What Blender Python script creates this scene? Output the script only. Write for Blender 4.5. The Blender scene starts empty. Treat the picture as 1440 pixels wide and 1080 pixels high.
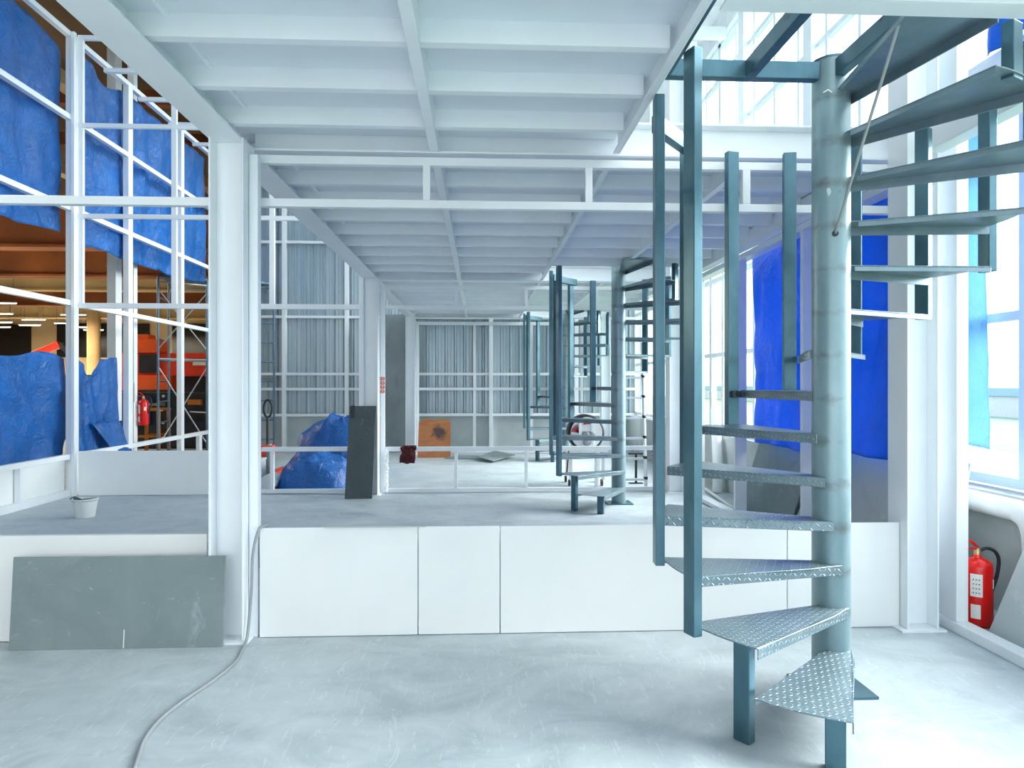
import bpy, math, random
from mathutils import Vector, noise, Matrix
random.seed(7)
C = bpy.context.scene.collection
R = math.radians

# ------------------------------------------------------------------ mesh helpers
WORIG = {}          # object name -> world origin of its local frame


class MB:
    """collects shapes (world coordinates) and links them as one mesh object"""

    def __init__(s):
        s.v, s.f = [], []

    def add(s, vs, fs):
        n = len(s.v)
        s.v += [Vector(p) for p in vs]
        s.f += [tuple(i + n for i in f) for f in fs]
        return s

    def box(s, x0, x1, y0, y1, z0, z1):
        return s.add([(x0, y0, z0), (x1, y0, z0), (x1, y1, z0), (x0, y1, z0), (x0, y0, z1), (x1, y0, z1), (x1, y1, z1), (x0, y1, z1)],
                     [(3, 2, 1, 0), (4, 5, 6, 7), (0, 1, 5, 4), (1, 2, 6, 5), (2, 3, 7, 6), (3, 0, 4, 7)])

    def bar(s, p, q, w, h, up=(0, 0, 1)):
        p, q = Vector(p), Vector(q)
        d = (q - p).normalized()
        a = d.cross(Vector(up))
        if a.length < 1e-4:
            a = d.cross(Vector((1, 0, 0)))
        a.normalize()
        b = a.cross(d)
        a, b = a * w / 2, b * h / 2
        vs = [p - a - b, p + a - b, p + a + b, p - a + b, q - a - b, q + a - b, q + a + b, q - a + b]
        return s.add(vs, [(0, 1, 2, 3), (7, 6, 5, 4), (4, 5, 1, 0), (5, 6, 2, 1), (6, 7, 3, 2), (7, 4, 0, 3)])

    def slab(s, a, b, c, d, t):
        """quad a b c d (any order round), thickened by t along its normal"""
        a, b, c, d = map(Vector, (a, b, c, d))
        n = (b - a).cross(d - a).normalized() * t
        return s.add([a, b, c, d, a + n, b + n, c + n, d + n], [(3, 2, 1, 0), (4, 5, 6, 7), (0, 1, 5, 4), (1, 2, 6, 5), (2, 3, 7, 6), (3, 0, 4, 7)])

    def prism(s, pts, off):
        off = Vector(off)
        pts = [Vector(p) for p in pts]
        n = len(pts)
        return s.add(pts + [p + off for p in pts], [tuple(range(n - 1, -1, -1)), tuple(range(n, 2 * n))] + [(i, (i + 1) % n, n + (i + 1) % n, n + i) for i in range(n)])

    def tube(s, pts, r, n=10, cap=True):
        pts = [Vector(p) for p in pts]
        rings = []
        prev = None
        for i, p in enumerate(pts):
            d = (pts[min(i + 1, len(pts) - 1)] - pts[max(i - 1, 0)]).normalized()
            a = prev if prev is not None else (Vector((0, 0, 1)) if abs(d.z) < .9 else Vector((1, 0, 0)))
            a = (a - d * a.dot(d)).normalized()
            prev = a
            b = d.cross(a)
            rr = r[i] if isinstance(r, (list, tuple)) else r
            rings.append([p + (a * math.cos(2 * math.pi * k / n) + b * math.sin(2 * math.pi * k / n)) * rr for k in range(n)])
        vs = [q for g in rings for q in g]
        fs = []
        for i in range(len(rings) - 1):
            for k in range(n):
                k2 = (k + 1) % n
                fs.append((i * n + k, i * n + k2, (i + 1) * n + k2, (i + 1) * n + k))
        if cap:
            fs.append(tuple(range(n - 1, -1, -1)))
            fs.append(tuple((len(rings) - 1) * n + k for k in range(n)))
        return s.add(vs, fs)

    def lathe(s, prof, c, n=24, axis='z'):
        c = Vector(c)
        vs, fs = [], []
        for (r, h) in prof:
            for k in range(n):
                t = 2 * math.pi * k / n
                p = (r * math.cos(t), r * math.sin(t), h)
                if axis == 'y':
                    p = (p[0], p[2], p[1])
                elif axis == 'x':
                    p = (p[2], p[0], p[1])
                vs.append(c + Vector(p))
        for i in range(len(prof) - 1):
            for k in range(n):
                k2 = (k + 1) % n
                f = (i * n + k, i * n + k2, (i + 1) * n + k2, (i + 1) * n + k)
                fs.append(f if axis != 'y' else f[::-1])
        if prof[0][0] > 1e-4:
            fs.append(tuple(range(n - 1, -1, -1)))
        if prof[-1][0] > 1e-4:
            fs.append(tuple((len(prof) - 1) * n + k for k in range(n)))
        return s.add(vs, fs)

    def grid(s, fn, nu, nv):
        vs = [fn(i / nu, j / nv) for j in range(nv + 1) for i in range(nu + 1)]
        w = nu + 1
        return s.add(vs, [(j * w + i, j * w + i + 1, (j + 1) * w + i + 1, (j + 1) * w + i) for j in range(nv) for i in range(nu)])

    def build(s, name, mat, parent=None, smooth=False, bevel=0, solid=0):
        if parent is None:
            xs = [p.x for p in s.v]; ys = [p.y for p in s.v]; zs = [p.z for p in s.v]
            org = Vector(((min(xs) + max(xs)) / 2, (min(ys) + max(ys)) / 2, min(zs)))
        else:
            org = WORIG[parent.name]
        me = bpy.data.meshes.new(name)
        me.from_pydata([tuple(p - org) for p in s.v], [], s.f)
        me.update()
        me.materials.append(mat)
        if smooth:
            for p in me.polygons:
                p.use_smooth = True
            try:
                me.set_sharp_from_angle(angle=R(40))
            except Exception:
                pass
        o = bpy.data.objects.new(name, me)
        C.objects.link(o)
        if parent is None:
            o.location = org
        else:
            o.parent = parent
        WORIG[o.name] = org
        if solid:
            m = o.modifiers.new('thickness', 'SOLIDIFY'); m.thickness = solid; m.offset = 0
        if bevel:
            m = o.modifiers.new('bevel', 'BEVEL'); m.width = bevel; m.segments = 2; m.limit_method = 'ANGLE'; m.angle_limit = R(35)
        return o


def tag(o, label, cat, group=None, kind='thing'):
    o['label'] = label
    o['category'] = cat
    o['kind'] = kind
    if group:
        o['group'] = group
    return o


def thing(name, loc, label, cat, group=None):
    o = bpy.data.objects.new(name, None)
    o.empty_display_size = .1
    C.objects.link(o)
    o.location = loc
    WORIG[o.name] = Vector(loc)
    return tag(o, label, cat, group)


def struct(o):
    o['kind'] = 'structure'
    return o


def copy_tree(o, parent=None):
    c = o.copy()
    C.objects.link(c)
    if parent is not None:
        c.parent = parent
    for ch in list(o.children):
        copy_tree(ch, c)
    return c


def move_copy(o, dx, dy, dz, label):
    c = copy_tree(o)
    c.location = o.location + Vector((dx, dy, dz))
    c['label'] = label
    return c


# ------------------------------------------------------------------ materials
class NT:
    def __init__(s, name):
        s.m = bpy.data.materials.new(name)
        s.m.use_nodes = True
        s.t = s.m.node_tree
        s.b = s.t.nodes['Principled BSDF']
        s.out = s.t.nodes['Material Output']

    def n(s, typ, **kw):
        x = s.t.nodes.new(typ)
        for k, v in kw.items():
            if k.startswith('i_'):
                x.inputs[k[2:].replace('_', ' ')].default_value = v
            else:
                setattr(x, k, v)
        return x

    def l(s, a, b):
        s.t.links.new(a, b)

    def math(s, op, a, b=None, c=None):
        x = s.n('ShaderNodeMath', operation=op)
        for i, v in enumerate((a, b, c)):
            if v is None:
                continue
            if isinstance(v, (int, float)):
                x.inputs[i].default_value = v
            else:
                s.l(v, x.inputs[i])
        return x.outputs[0]

    def coord(s):
        return s.n('ShaderNodeTexCoord').outputs['Object']

    def noise(s, scale, detail=4, rough=.5, vec=None, dist=0, stretch=None):
        x = s.n('ShaderNodeTexNoise')
        x.inputs['Scale'].default_value = scale
        x.inputs['Detail'].default_value = detail
        x.inputs['Roughness'].default_value = rough
        x.inputs['Distortion'].default_value = dist
        v = vec if vec is not None else s.coord()
        if stretch:
            mp = s.n('ShaderNodeMapping')
            mp.inputs['Scale'].default_value = stretch
            s.l(v, mp.inputs['Vector'])
            v = mp.outputs[0]
        s.l(v, x.inputs['Vector'])
        return x.outputs['Fac']

    def ramp(s, fac, stops, interp='LINEAR'):
        x = s.n('ShaderNodeValToRGB')
        cr = x.color_ramp
        cr.interpolation = interp
        while len(cr.elements) < len(stops):
            cr.elements.new(.5)
        for e, (p, c) in zip(cr.elements, stops):
            e.position = p
            e.color = (*c, 1) if len(c) == 3 else c
        s.l(fac, x.inputs[0])
        return x.outputs[0]

    def mix(s, fac, a, b):
        x = s.n('ShaderNodeMix', data_type='RGBA')
        for i, v in ((0, fac), (6, a), (7, b)):
            if isinstance(v, (int, float)):
                x.inputs[i].default_value = v
            elif isinstance(v, tuple):
                x.inputs[i].default_value = (*v, 1)
            else:
                s.l(v, x.inputs[i])
        return x.outputs[2]

    def bump(s, h, strength, dist=.01):
        x = s.n('ShaderNodeBump')
        x.inputs['Strength'].default_value = strength
        x.inputs['Distance'].default_value = dist
        s.l(h, x.inputs['Height'])
        s.l(x.outputs[0], s.b.inputs['Normal'])

    def set(s, col=None, rough=None, metal=None, **kw):
        if col is not None:
            if isinstance(col, tuple):
                s.b.inputs['Base Color'].default_value = (*col, 1)
            else:
                s.l(col, s.b.inputs['Base Color'])
        if rough is not None:
            if isinstance(rough, (int, float)):
                s.b.inputs['Roughness'].default_value = rough
            else:
                s.l(rough, s.b.inputs['Roughness'])
        if metal is not None:
            s.b.inputs['Metallic'].default_value = metal
        for k, v in kw.items():
            s.b.inputs[k.replace('_', ' ')].default_value = v
        return s


def simple(name, col, rough=.5, metal=0, var=.06, scale=6, bump=0):
    t = NT(name)
    n = t.noise(scale, 4)
    lo = tuple(c * (1 - var) for c in col)
    hi = tuple(min(1, c * (1 + var)) for c in col)
    t.set(t.ramp(n, [(.3, lo), (.7, hi)]), rough, metal)
    if bump:
        t.bump(t.noise(scale * 6, 3), bump, .002)
    return t.m


M = {}
M['white'] = simple('white_painted_steel', (.81, .84, .86), .38, 0, .03, 3, .05)
M['deck'] = simple('white_painted_deck', (.72, .765, .805), .5, 0, .03, 2)
M['board'] = simple('white_plasterboard', (.84, .85, .84), .8, 0, .025, 2.5)
M['roof'] = simple('roof_sheet', (.75, .78, .78), .6)
M['spandrel'] = simple('pale_wall_panel', (.78, .82, .84), .6)
M['alu'] = simple('pale_blue_window_frame', (.50, .62, .78), .4, 0, .03)
M['alu_white'] = simple('white_window_frame', (.74, .80, .84), .4, 0, .03)
M['ladder'] = simple('brushed_aluminium', (.72, .75, .77), .3, .7)
M['black'] = simple('black_rubber', (.012, .013, .015), .5)
M['darksteel'] = simple('dark_steel', (.03, .045, .06), .4, .3)
M['scaffold'] = simple('blue_grey_scaffold_tube', (.10, .17, .24), .4, .4, .15)
M['bracetube'] = simple('grey_brace_tube', (.32, .34, .35), .35, .6)
M['red'] = simple('red_enamel', (.72, .008, .006), .25, 0, .05)
M['orange'] = simple('orange_enamel', (.85, .10, .01), .4, 0, .12, 3)
M['orangered'] = simple('orange_red_enamel', (.80, .045, .012), .4, 0, .15, 3)
M['amber'] = simple('amber_frame_paint', (.55, .17, .02), .5)
M['label'] = simple('paper_label', (.82, .82, .78), .6)
M['yellow'] = simple('yellow_label', (.8, .6, .12), .6)
M['brass'] = simple('brass_valve', (.5, .36, .2), .3, .8)
M['maroon'] = simple('dark_red_cloth', (.055, .004, .006), .9, 0, .4, 14, .3)
M['foam'] = simple('white_foam', (.85, .87, .88), .9, 0, .04, 20, .4)
M['roll'] = simple('white_roll', (.72, .74, .74), .7, 0, .05, 8)
M['pipe'] = simple('grey_white_pipe', (.62, .64, .64), .6, 0, .12, 5)
M['machinedark'] = simple('dark_machine_paint', (.012, .018, .024), .4, 0, .5, 4)
M['navy'] = simple('navy_machine_paint', (.012, .03, .10), .4, 0, .3, 4)
M['lens'] = simple('pale_gauge', (.75, .82, .85), .3)
M['rust'] = simple('rust_stain', (.55, .16, .04), .9, 0, .3, 10)
M['machinewhite'] = simple('white_machine_paint', (.75, .78, .79), .35)
M['machinered'] = simple('red_machine_paint', (.42, .02, .03), .4)
M['casterbrown'] = simple('brown_caster', (.10, .035, .02), .5)
M['oliveblack'] = simple('far_window_glass', (.012, .012, .012), .25)

# hall paints
M['hallroof'] = simple('brown_hall_ceiling', (.10, .05, .02), .8, 0, .4, .35)
M['rustgirder'] = simple('rust_brown_girder', (.26, .075, .02), .8, 0, .35, .5)
M['beige'] = simple('ochre_girder_cladding', (.58, .40, .19), .8, 0, .2, .5)
M['hallwall'] = simple('ochre_wall', (.52, .36, .19), .8, 0, .15, .4)


def mat_floor():
    t = NT('trowelled_concrete')
    co = t.coord()
    big = t.noise(.55, 5, .6, co, .6)
    mid = t.noise(2.0, 9, .66, co, 1.0, (1, 1.3, 1))
    fine = t.noise(14, 6, .7, co, .8)
    a = t.ramp(big, [(.3, (.30, .355, .38)), (.7, (.47, .53, .555))])
    b = t.ramp(mid, [(.36, (.27, .33, .35)), (.52, (.44, .50, .525)), (.70, (.60, .65, .675))])
    c = t.mix(.55, a, b)
    c = t.mix(t.math('MULTIPLY', fine, .25), c, (.62, .67, .68))
    # pale scrape streaks
    st = t.noise(3.2, 3, .5, co, 3.5, (5, .8, 1))
    stm = t.ramp(st, [(.62, (0, 0, 0)), (.66, (1, 1, 1)), (.69, (0, 0, 0))])
    c = t.mix(t.math('MULTIPLY', stm, .35), c, (.72, .77, .78))
    # dark specks
    sp = t.noise(38, 2, .5, co)
    spm = t.ramp(sp, [(.76, (0, 0, 0)), (.80, (1, 1, 1))])
    c = t.mix(t.math('MULTIPLY', spm, .4), c, (.2, .23, .24))
    t.set(c, t.ramp(mid, [(.3, (.42,) * 3), (.7, (.6,) * 3)]))
    t.bump(fine, .06, .004)
    return t.m


def mat_steel(name, base, light, metal=.35, rough=.42, burns=0):
    t = NT(name)
    co = t.coord()
    n = t.noise(3.5, 6, .6, co, .5, (1, 1, .45))
    c = t.ramp(n, [(.3, base), (.72, light)])
    if burns:
        sep = t.n('ShaderNodeSeparateXYZ')
        t.l(co, sep.inputs[0])
        z = sep.outputs['Z']
        m = t.math('MODULO', z, .209)
        d = t.math('ABSOLUTE', t.math('SUBTRACT', m, .175))
        near = t.math('SUBTRACT', 1.0, t.math('MINIMUM', t.math('MULTIPLY', d, 9), 1.0))
        p = t.math('MULTIPLY', near, t.noise(6, 5, .65, co, .6))
        c = t.mix(t.ramp(p, [(.38, (0, 0, 0)), (.62, (.5,) * 3)]), c, (.10, .055, .03))
        q = t.noise(11, 2, .4, co, 0, (1, 1, .6))
        c = t.mix(t.ramp(q, [(.735, (0, 0, 0)), (.75, (1, 1, 1))]), c, (.62, .68, .68))
    q = t.noise(5, 3, .5, co)
    c = t.mix(t.ramp(q, [(.70, (0, 0, 0)), (.76, (.7,) * 3)]), c, tuple(x * .35 for x in base))
    t.set(c, rough, metal)
    t.bump(t.noise(30, 3, .5, co), .04, .002)
    return t.m


def mat_plate():
    """chequer plate: raised lens-shaped bars, alternating by 90 degrees"""
    t = NT('chequer_plate')
    co = t.coord()
    sep = t.n('ShaderNodeSeparateXYZ')
    t.l(co, sep.inputs[0])
    s = 1 / .027
    U = t.math('MULTIPLY', t.math('ADD', sep.outputs['X'], sep.outputs['Z']), s)
    V = t.math('MULTIPLY', sep.outputs['Y'], s)
    fu, fv = t.math('FLOOR', U), t.math('FLOOR', V)
    par = t.math('ABSOLUTE', t.math('MODULO', t.math('ADD', fu, fv), 2))
    a = t.math('SUBTRACT', t.math('SUBTRACT', U, fu), .5)
    b = t.math('SUBTRACT', t.math('SUBTRACT', V, fv), .5)
    sg = t.math('SUBTRACT', t.math('MULTIPLY', par, 2), 1)
    bs = t.math('MULTIPLY', b, sg)
    p = t.math('MULTIPLY', t.math('ADD', a, bs), .7071)
    q = t.math('MULTIPLY', t.math('SUBTRACT', a, bs), .7071)
    e = t.math('ADD', t.math('POWER', t.math('DIVIDE', p, .44), 2), t.math('POWER', t.math('DIVIDE', q, .13), 2))
    h = t.math('MAXIMUM', t.math('SUBTRACT', 1.0, e), 0.0)
    nz = t.n('ShaderNodeSeparateXYZ')
    t.l(t.n('ShaderNodeTexCoord').outputs['Normal'], nz.inputs[0])
    h = t.math('MULTIPLY', h, t.math('MAXIMUM', t.math('GREATER_THAN', nz.outputs['Z'], .5), t.math('GREATER_THAN', nz.outputs['X'], .5)))
    n = t.noise(4, 5, .6, co)
    base = t.ramp(n, [(.3, (.14, .215, .25)), (.7, (.24, .315, .35))])
    c = t.mix(t.math('MULTIPLY', t.math('MINIMUM', t.math('MULTIPLY', h, 2), 1), .5), base, (.50, .58, .61))
    t.set(c, .36, .45)
    t.bump(h, .9, .004)
    return t.m


def mat_tarp(name, trans=0.0, col=(.010, .13, .62)):
    t = NT(name)
    co = t.coord()
    n = t.noise(1.3, 5, .6, co, .8)
    c = t.ramp(n, [(.25, tuple(x * .75 for x in col)), (.75, tuple(min(1, x * 1.35) for x in col))])
    t.set(c, .24, 0)
    cr = t.noise(4.5, 6, .62, co, 1.2)
    wr = t.noise(16, 4, .6, co, 1.5)
    t.bump(t.math('ADD', cr, t.math('MULTIPLY', wr, .22)), .75, .07)
    bn = [x for x in t.t.nodes if x.type == 'BUMP'][0]
    t.l(bn.outputs[0], t.b.inputs['Coat Normal'])
    t.b.inputs['Coat Weight'].default_value = .3
    t.b.inputs['Specular IOR Level'].default_value = .35
    t.b.inputs['Coat Roughness'].default_value = .12
    if trans:
        tr = t.n('ShaderNodeBsdfTranslucent')
        tr.inputs['Color'].default_value = (col[0] * 1.5, min(1, col[1] * 1.5), min(1, col[2] * 1.25), 1)
        mx = t.n('ShaderNodeMixShader')
        mx.inputs[0].default_value = trans
        t.l(t.b.outputs[0], mx.inputs[1])
        t.l(tr.outputs[0], mx.inputs[2])
        t.l(mx.outputs[0], t.out.inputs['Surface'])
    return t.m


def mat_greyboard(name, base, light, smear):
    t = NT(name)
    co = t.coord()
    n = t.noise(2.4, 6, .6, co, .6)
    c = t.ramp(n, [(.3, base), (.7, light)])
    s2 = t.noise(3.5, 5, .7, co, 1.2)
    c = t.mix(t.ramp(s2, [(.58, (0, 0, 0)), (.74, (.8,) * 3)]), c, smear)
    s3 = t.noise(6, 3, .6, co, 3, (1, 1, 4))
    c = t.mix(t.ramp(s3, [(.70, (0, 0, 0)), (.73, (.6,) * 3)]), c, tuple(min(1, x * 1.3) for x in smear))
    t.set(c, .7)
    return t.m


def mat_ply():
    t = NT('stained_plywood')
    co = t.coord()
    n = t.noise(3, 5, .6, co, .5, (1, 1, 4))
    c = t.ramp(n, [(.3, (.40, .14, .045)), (.7, (.54, .21, .08))])
    mp = t.n('ShaderNodeMapping')
    mp.inputs['Location'].default_value = (-.10, 0, -.50)
    t.l(co, mp.inputs['Vector'])
    ln = t.n('ShaderNodeVectorMath', operation='LENGTH')
    t.l(mp.outputs[0], ln.inputs[0])
    d = t.math('ADD', ln.outputs['Value'], t.math('MULTIPLY', t.math('SUBTRACT', t.noise(9, 4, .6, co, .5), .5), .35))
    c = t.mix(t.ramp(d, [(.07, (.9,) * 3), (.17, (0, 0, 0))]), c, (.06, .05, .055))
    t.set(c, .7)
    return t.m


def mat_concrete(name, lo, hi):
    t = NT(name)
    co = t.coord()
    n = t.noise(1.2, 6, .6, co, .8)
    c = t.ramp(n, [(.3, lo), (.7, hi)])
    d = t.noise(3, 4, .6, co, 0, (2.5, 2.5, .35))
    c = t.mix(t.ramp(d, [(.60, (0, 0, 0)), (.72, (.5,) * 3)]), c, tuple(x * .55 for x in lo))
    t.set(c, .8)
    t.bump(t.noise(20, 4, .6, co), .08, .004)
    return t.m


def mat_cladding():
    t = NT('corrugated_cladding')
    co = t.coord()
    n = t.noise(1.0, 4, .6, co, 0, (1.2, 1, .25))
    c = t.ramp(n, [(.3, (.36, .45, .49)), (.7, (.48, .57, .61))])
    r = t.noise(1.1, 3, .6, co, 0, (1.6, 1, .12))
    c = t.mix(t.ramp(r, [(.66, (0, 0, 0)), (.74, (.55,) * 3)]), c, (.22, .20, .15))
    t.set(c, .32, .45)
    return t.m


def mat_glass():
    t = NT('window_glass')
    tr = t.n('ShaderNodeBsdfTransparent')
    tr.inputs['Color'].default_value = (.95, .985, 1, 1)
    gl = t.n('ShaderNodeBsdfGlossy')
    gl.inputs['Roughness'].default_value = .04
    mx = t.n('ShaderNodeMixShader')
    mx.inputs[0].default_value = .06
    t.l(tr.outputs[0], mx.inputs[1])
    t.l(gl.outputs[0], mx.inputs[2])
    t.l(mx.outputs[0], t.out.inputs['Surface'])
    return t.m


def mat_emit(name, col, strength):
    t = NT(name)
    t.set(col, .5)
    t.b.inputs['Emission Color'].default_value = (*col, 1)
    t.b.inputs['Emission Strength'].default_value = strength
    return t.m


M['floor'] = mat_floor()
M['steel'] = mat_steel('teal_grey_steel', (.042, .115, .15), (.110, .210, .255), .6, .34)
M['post'] = mat_steel('teal_grey_pipe_with_weld_burns', (.17, .27, .30), (.29, .40, .43), .3, .36, 1)
M['plate'] = mat_plate()
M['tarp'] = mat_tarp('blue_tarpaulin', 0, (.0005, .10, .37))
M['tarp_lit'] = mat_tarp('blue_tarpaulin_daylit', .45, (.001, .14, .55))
M['tarp_pale'] = mat_tarp('pale_blue_tarpaulin', .5, (.28, .46, .86))
M['greyboard'] = mat_greyboard('grey_fibre_board', (.175, .225, .23), (.23, .285, .29), (.33, .41, .44))
M['darkboard'] = mat_greyboard('dark_slate_board', (.055, .075, .08), (.075, .10, .105), (.22, .27, .28))
M['paleboard'] = mat_greyboard('pale_grey_board', (.42, .47, .48), (.50, .55, .56), (.60, .66, .67))
M['brownboard'] = mat_ply()
M['concrete'] = mat_concrete('stained_concrete', (.34, .38, .38), (.50, .54, .54))
M['darkconcrete'] = mat_concrete('dark_concrete', (.20, .235, .24), (.30, .335, .34))
M['cladding'] = mat_cladding()
M['glass'] = mat_glass()
M['tube'] = mat_emit('fluorescent_tube', (1, .9, .72), 2.6)
M['bucket'] = mat_greyboard('paint_splashed_bucket', (.62, .64, .63), (.74, .76, .75), (.25, .27, .27))
M['grass'] = simple('bright_grass', (.13, .20, .10), .9, 0, .25, 3)
M['paint_line'] = simple('pale_floor_stain', (.62, .62, .55), .7)

# ------------------------------------------------------------------ key planes
EYE = 1.5
F1, F2, F3 = 4.23, 9.43, 14.68       # the three partition planes across the hall
XL, XR = -1.47, 2.69                 # column lines of the mezzanine
YB = 15.6                            # back wall
XW = -5.45                           # left partition
XO = 3.60                            # outer window wall
BF = 4.11                            # front plane of the first low wall boards

# ------------------------------------------------------------------ shell
struct(MB().box(-42, 3.75, -6, 52, -.12, 0).build('floor', M['floor']))
struct(MB().box(3.75, 90, -30, 90, -.25, -.15).build('ground', M['grass']))

# back wall: concrete base, corrugated sheet, girts and posts
wb = struct(MB().box(-5.9, 3.75, YB + .02, YB + .25, 0, .80).build('wall_back', M['concrete']))
prof = []
x = -5.9
while x < 3.7:
    prof += [(x, YB + .115), (x + .028, YB + .04), (x + .046, YB + .04), (x + .074, YB + .115), (x + .138, YB + .115), (x + .143, YB + .105), (x + .148, YB + .115)]
    x += .212
vs = [(a, b, .78) for a, b in prof] + [(a, b, 7.0) for a, b in prof]
n = len(prof)
cl = MB().add(vs, [(i, i + 1, n + i + 1, n + i) for i in range(n - 1)])
cl.box(-5.9, 3.75, YB + .12, YB + .14, .78, 7.0)
cl.build('cladding', M['cladding'], wb)
for z in (.80, 1.385, 1.725, 3.01, 4.69, 6.0):
    MB().box(-5.9, 3.6, YB - .06, YB + .035, z - .03, z + .03).build('girt', M['white'], wb, bevel=.004)
for xx in (-4.39, -3.00, .25, 2.2):
    MB().box(xx - .045, xx + .045, YB - .09, YB + .03, 0, 7.0).build('wall_post', M['white'], wb, bevel=.004)
pier = MB().box(-2.09, -1.60, 15.0, 15.5, 0, 3.02).build('concrete_pier', M['darkconcrete'])
tag(pier, 'dark stained concrete pier against the corrugated back wall', 'pier')

# right outer wall: low concrete wall, sill band, spandrel, window bands
wr = struct(MB().box(3.42, 3.74, -6, YB + .2, 0, .78).build('wall_right', M['concrete']))
MB().box(3.50, 3.74, -6, YB + .2, 3.40, 3.72).build('spandrel', M['spandrel'], wr)
MB().box(3.50, 3.74, -6, YB + .2, 6.55, 6.9).build('eaves_panel', M['spandrel'], wr)


def window_band(idx, y0, y1, z0, z1, rails, step, mat, t=.06, start=None):
    w = MB().box(XO - .04, XO + .04, y0, y1, z0, z0 + .07).box(XO - .04, XO + .04, y0, y1, z1 - .05, z1)
    w.box(XO - .04, XO + .04, y0, y0 + .05, z0, z1).box(XO - .04, XO + .04, y1 - .05, y1, z0, z1)
    fr = struct(w.build('window_%d' % idx, mat))
    y = y0 + step if start is None else start
    while y < y1 - .2:
        MB().box(XO - .035, XO + .035, y - t / 2, y + t / 2, z0 + .07, z1 - .05).build('mullion', mat, fr)
        y += step
    if z0 > 3:
        y = y0 + .9
        while y < y1 - .2:
            MB().box(XO - .10, XO - .036, y - .09, y + .09, z0, z1).build('post', mat, fr)
            y += 1.86
    for z in rails:
        MB().box(XO - .03, XO + .03, y0 + .05, y1 - .05, z - .03, z + .03).build('transom', mat, fr)
    MB().box(XO + .004, XO + .010, y0 + .05, y1 - .05, z0 + .07, z1 - .05).build('pane', M['glass'], fr)
    return fr


window_band(1, -6, 5.3, .80, 3.40, (1.96, 3.08), 1.25, M['alu'], .06, -4.42)
window_band(2, 5.3, 10.4, .80, 3.40, (1.94, 3.08), 1.15, M['alu_white'], .07)
window_band(3, 10.4, YB, .80, 3.40, (1.94, 3.08), 1.15, M['alu_white'], .07)
window_band(4, -6, 4.4, 3.72, 6.55, (5.08,), .9, M['alu'], .06)
window_band(5, 4.4, 10.0, 3.72, 6.55, (5.10, 6.05), .62, M['alu_white'], .05)
window_band(6, 10.0, YB, 3.72, 6.55, (5.10, 6.05), .62, M['alu_white'], .05)

# roof over the mezzanine shed
rf_ = struct(MB().box(-5.74, -4.7, -6, YB + .3, 6.9, 7.0).box(-4.7, -3.4, 10.2, 15.2, 6.9, 7.0).box(-2.2, 3.75, -6, YB + .3, 6.9, 7.0).box(-4.7, -2.2, -6, 10.2, 6.9, 7.0).box(-4.7, -2.2, 15.2, YB + .3, 6.9, 7.0).build('ceiling_roof', M['roof']))
MB().box(-3.45, -2.15, 10.15, 15.25, 7.0, 7.012).build('added_skylight_pane', M['glass'], rf_)  # skylight and its roof gap are added to brighten the open bay
MB().box(-5.74, -5.66, -6, YB + .3, 7.0, 8.1).build('light_seal_panel', M['roof'], rf_)  # strip added between the roofs to keep sky light out of the hall

# ------------------------------------------------------------------ mezzanine decks (ceilings) with their joists
DZ0, DZ1 = 3.06, 3.14


def deck(rects, joists):
    m = MB()
    for (x0, x1, y0, y1) in rects:
        m.box(x0, x1, y0, y1, DZ0, DZ1)
    d = struct(m.build('ceiling', M['deck']))
    for (x0, x1, y) in joists:
        j = MB().box(x0, x1, y, y + .012, 2.96, DZ0).box(x0, x1, y + .012, y + .05, 2.96, 2.968)
        j.build('joist', M['white'], d)
    y0, y1 = rects[0][2] + .02, rects[0][3] - .16
    MB().box(-1.325, -1.305, y0, y1, 3.046, DZ0).build('sheet_cleat', M['white'], d)
    return d


def joist_rows(y0, y1, step, opening):
    rows = []
    y = y0
    while y < y1:
        rows += [(-1.5, -.31, y), (-.255, .825, y)]
        if y < opening - .1:
            rows += [(.868, 1.72, y), (1.77, 2.68, y)]
        y += step
    return rows


OP1, OP2, OP3 = 2.345, 8.16, 13.3
deck([(-1.5, .86, -4, 4.32), (.86, 2.80, -4, OP1)], joist_rows(-2.83, 4.05, .48, OP1))
deck([(-1.5, .86, 4.34, 9.52), (.86, 2.80, 4.34, OP2)], joist_rows(4.49, 9.3, .55, OP2))
deck([(-1.5, .86, 9.54, 14.77), (.86, 2.80, 9.54, OP3)], joist_rows(9.72, 14.5, .55, OP3))


def hbeam_y(x, y0, y1, z0, z1, w, t=.012):
    return MB().box(x - w / 2, x + w / 2, y0, y1, z0, z0 + t).box(x - w / 2, x + w / 2, y0, y1, z1 - t, z1).box(x - t / 2, x + t / 2, y0, y1, z0 + t, z1 - t)


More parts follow.
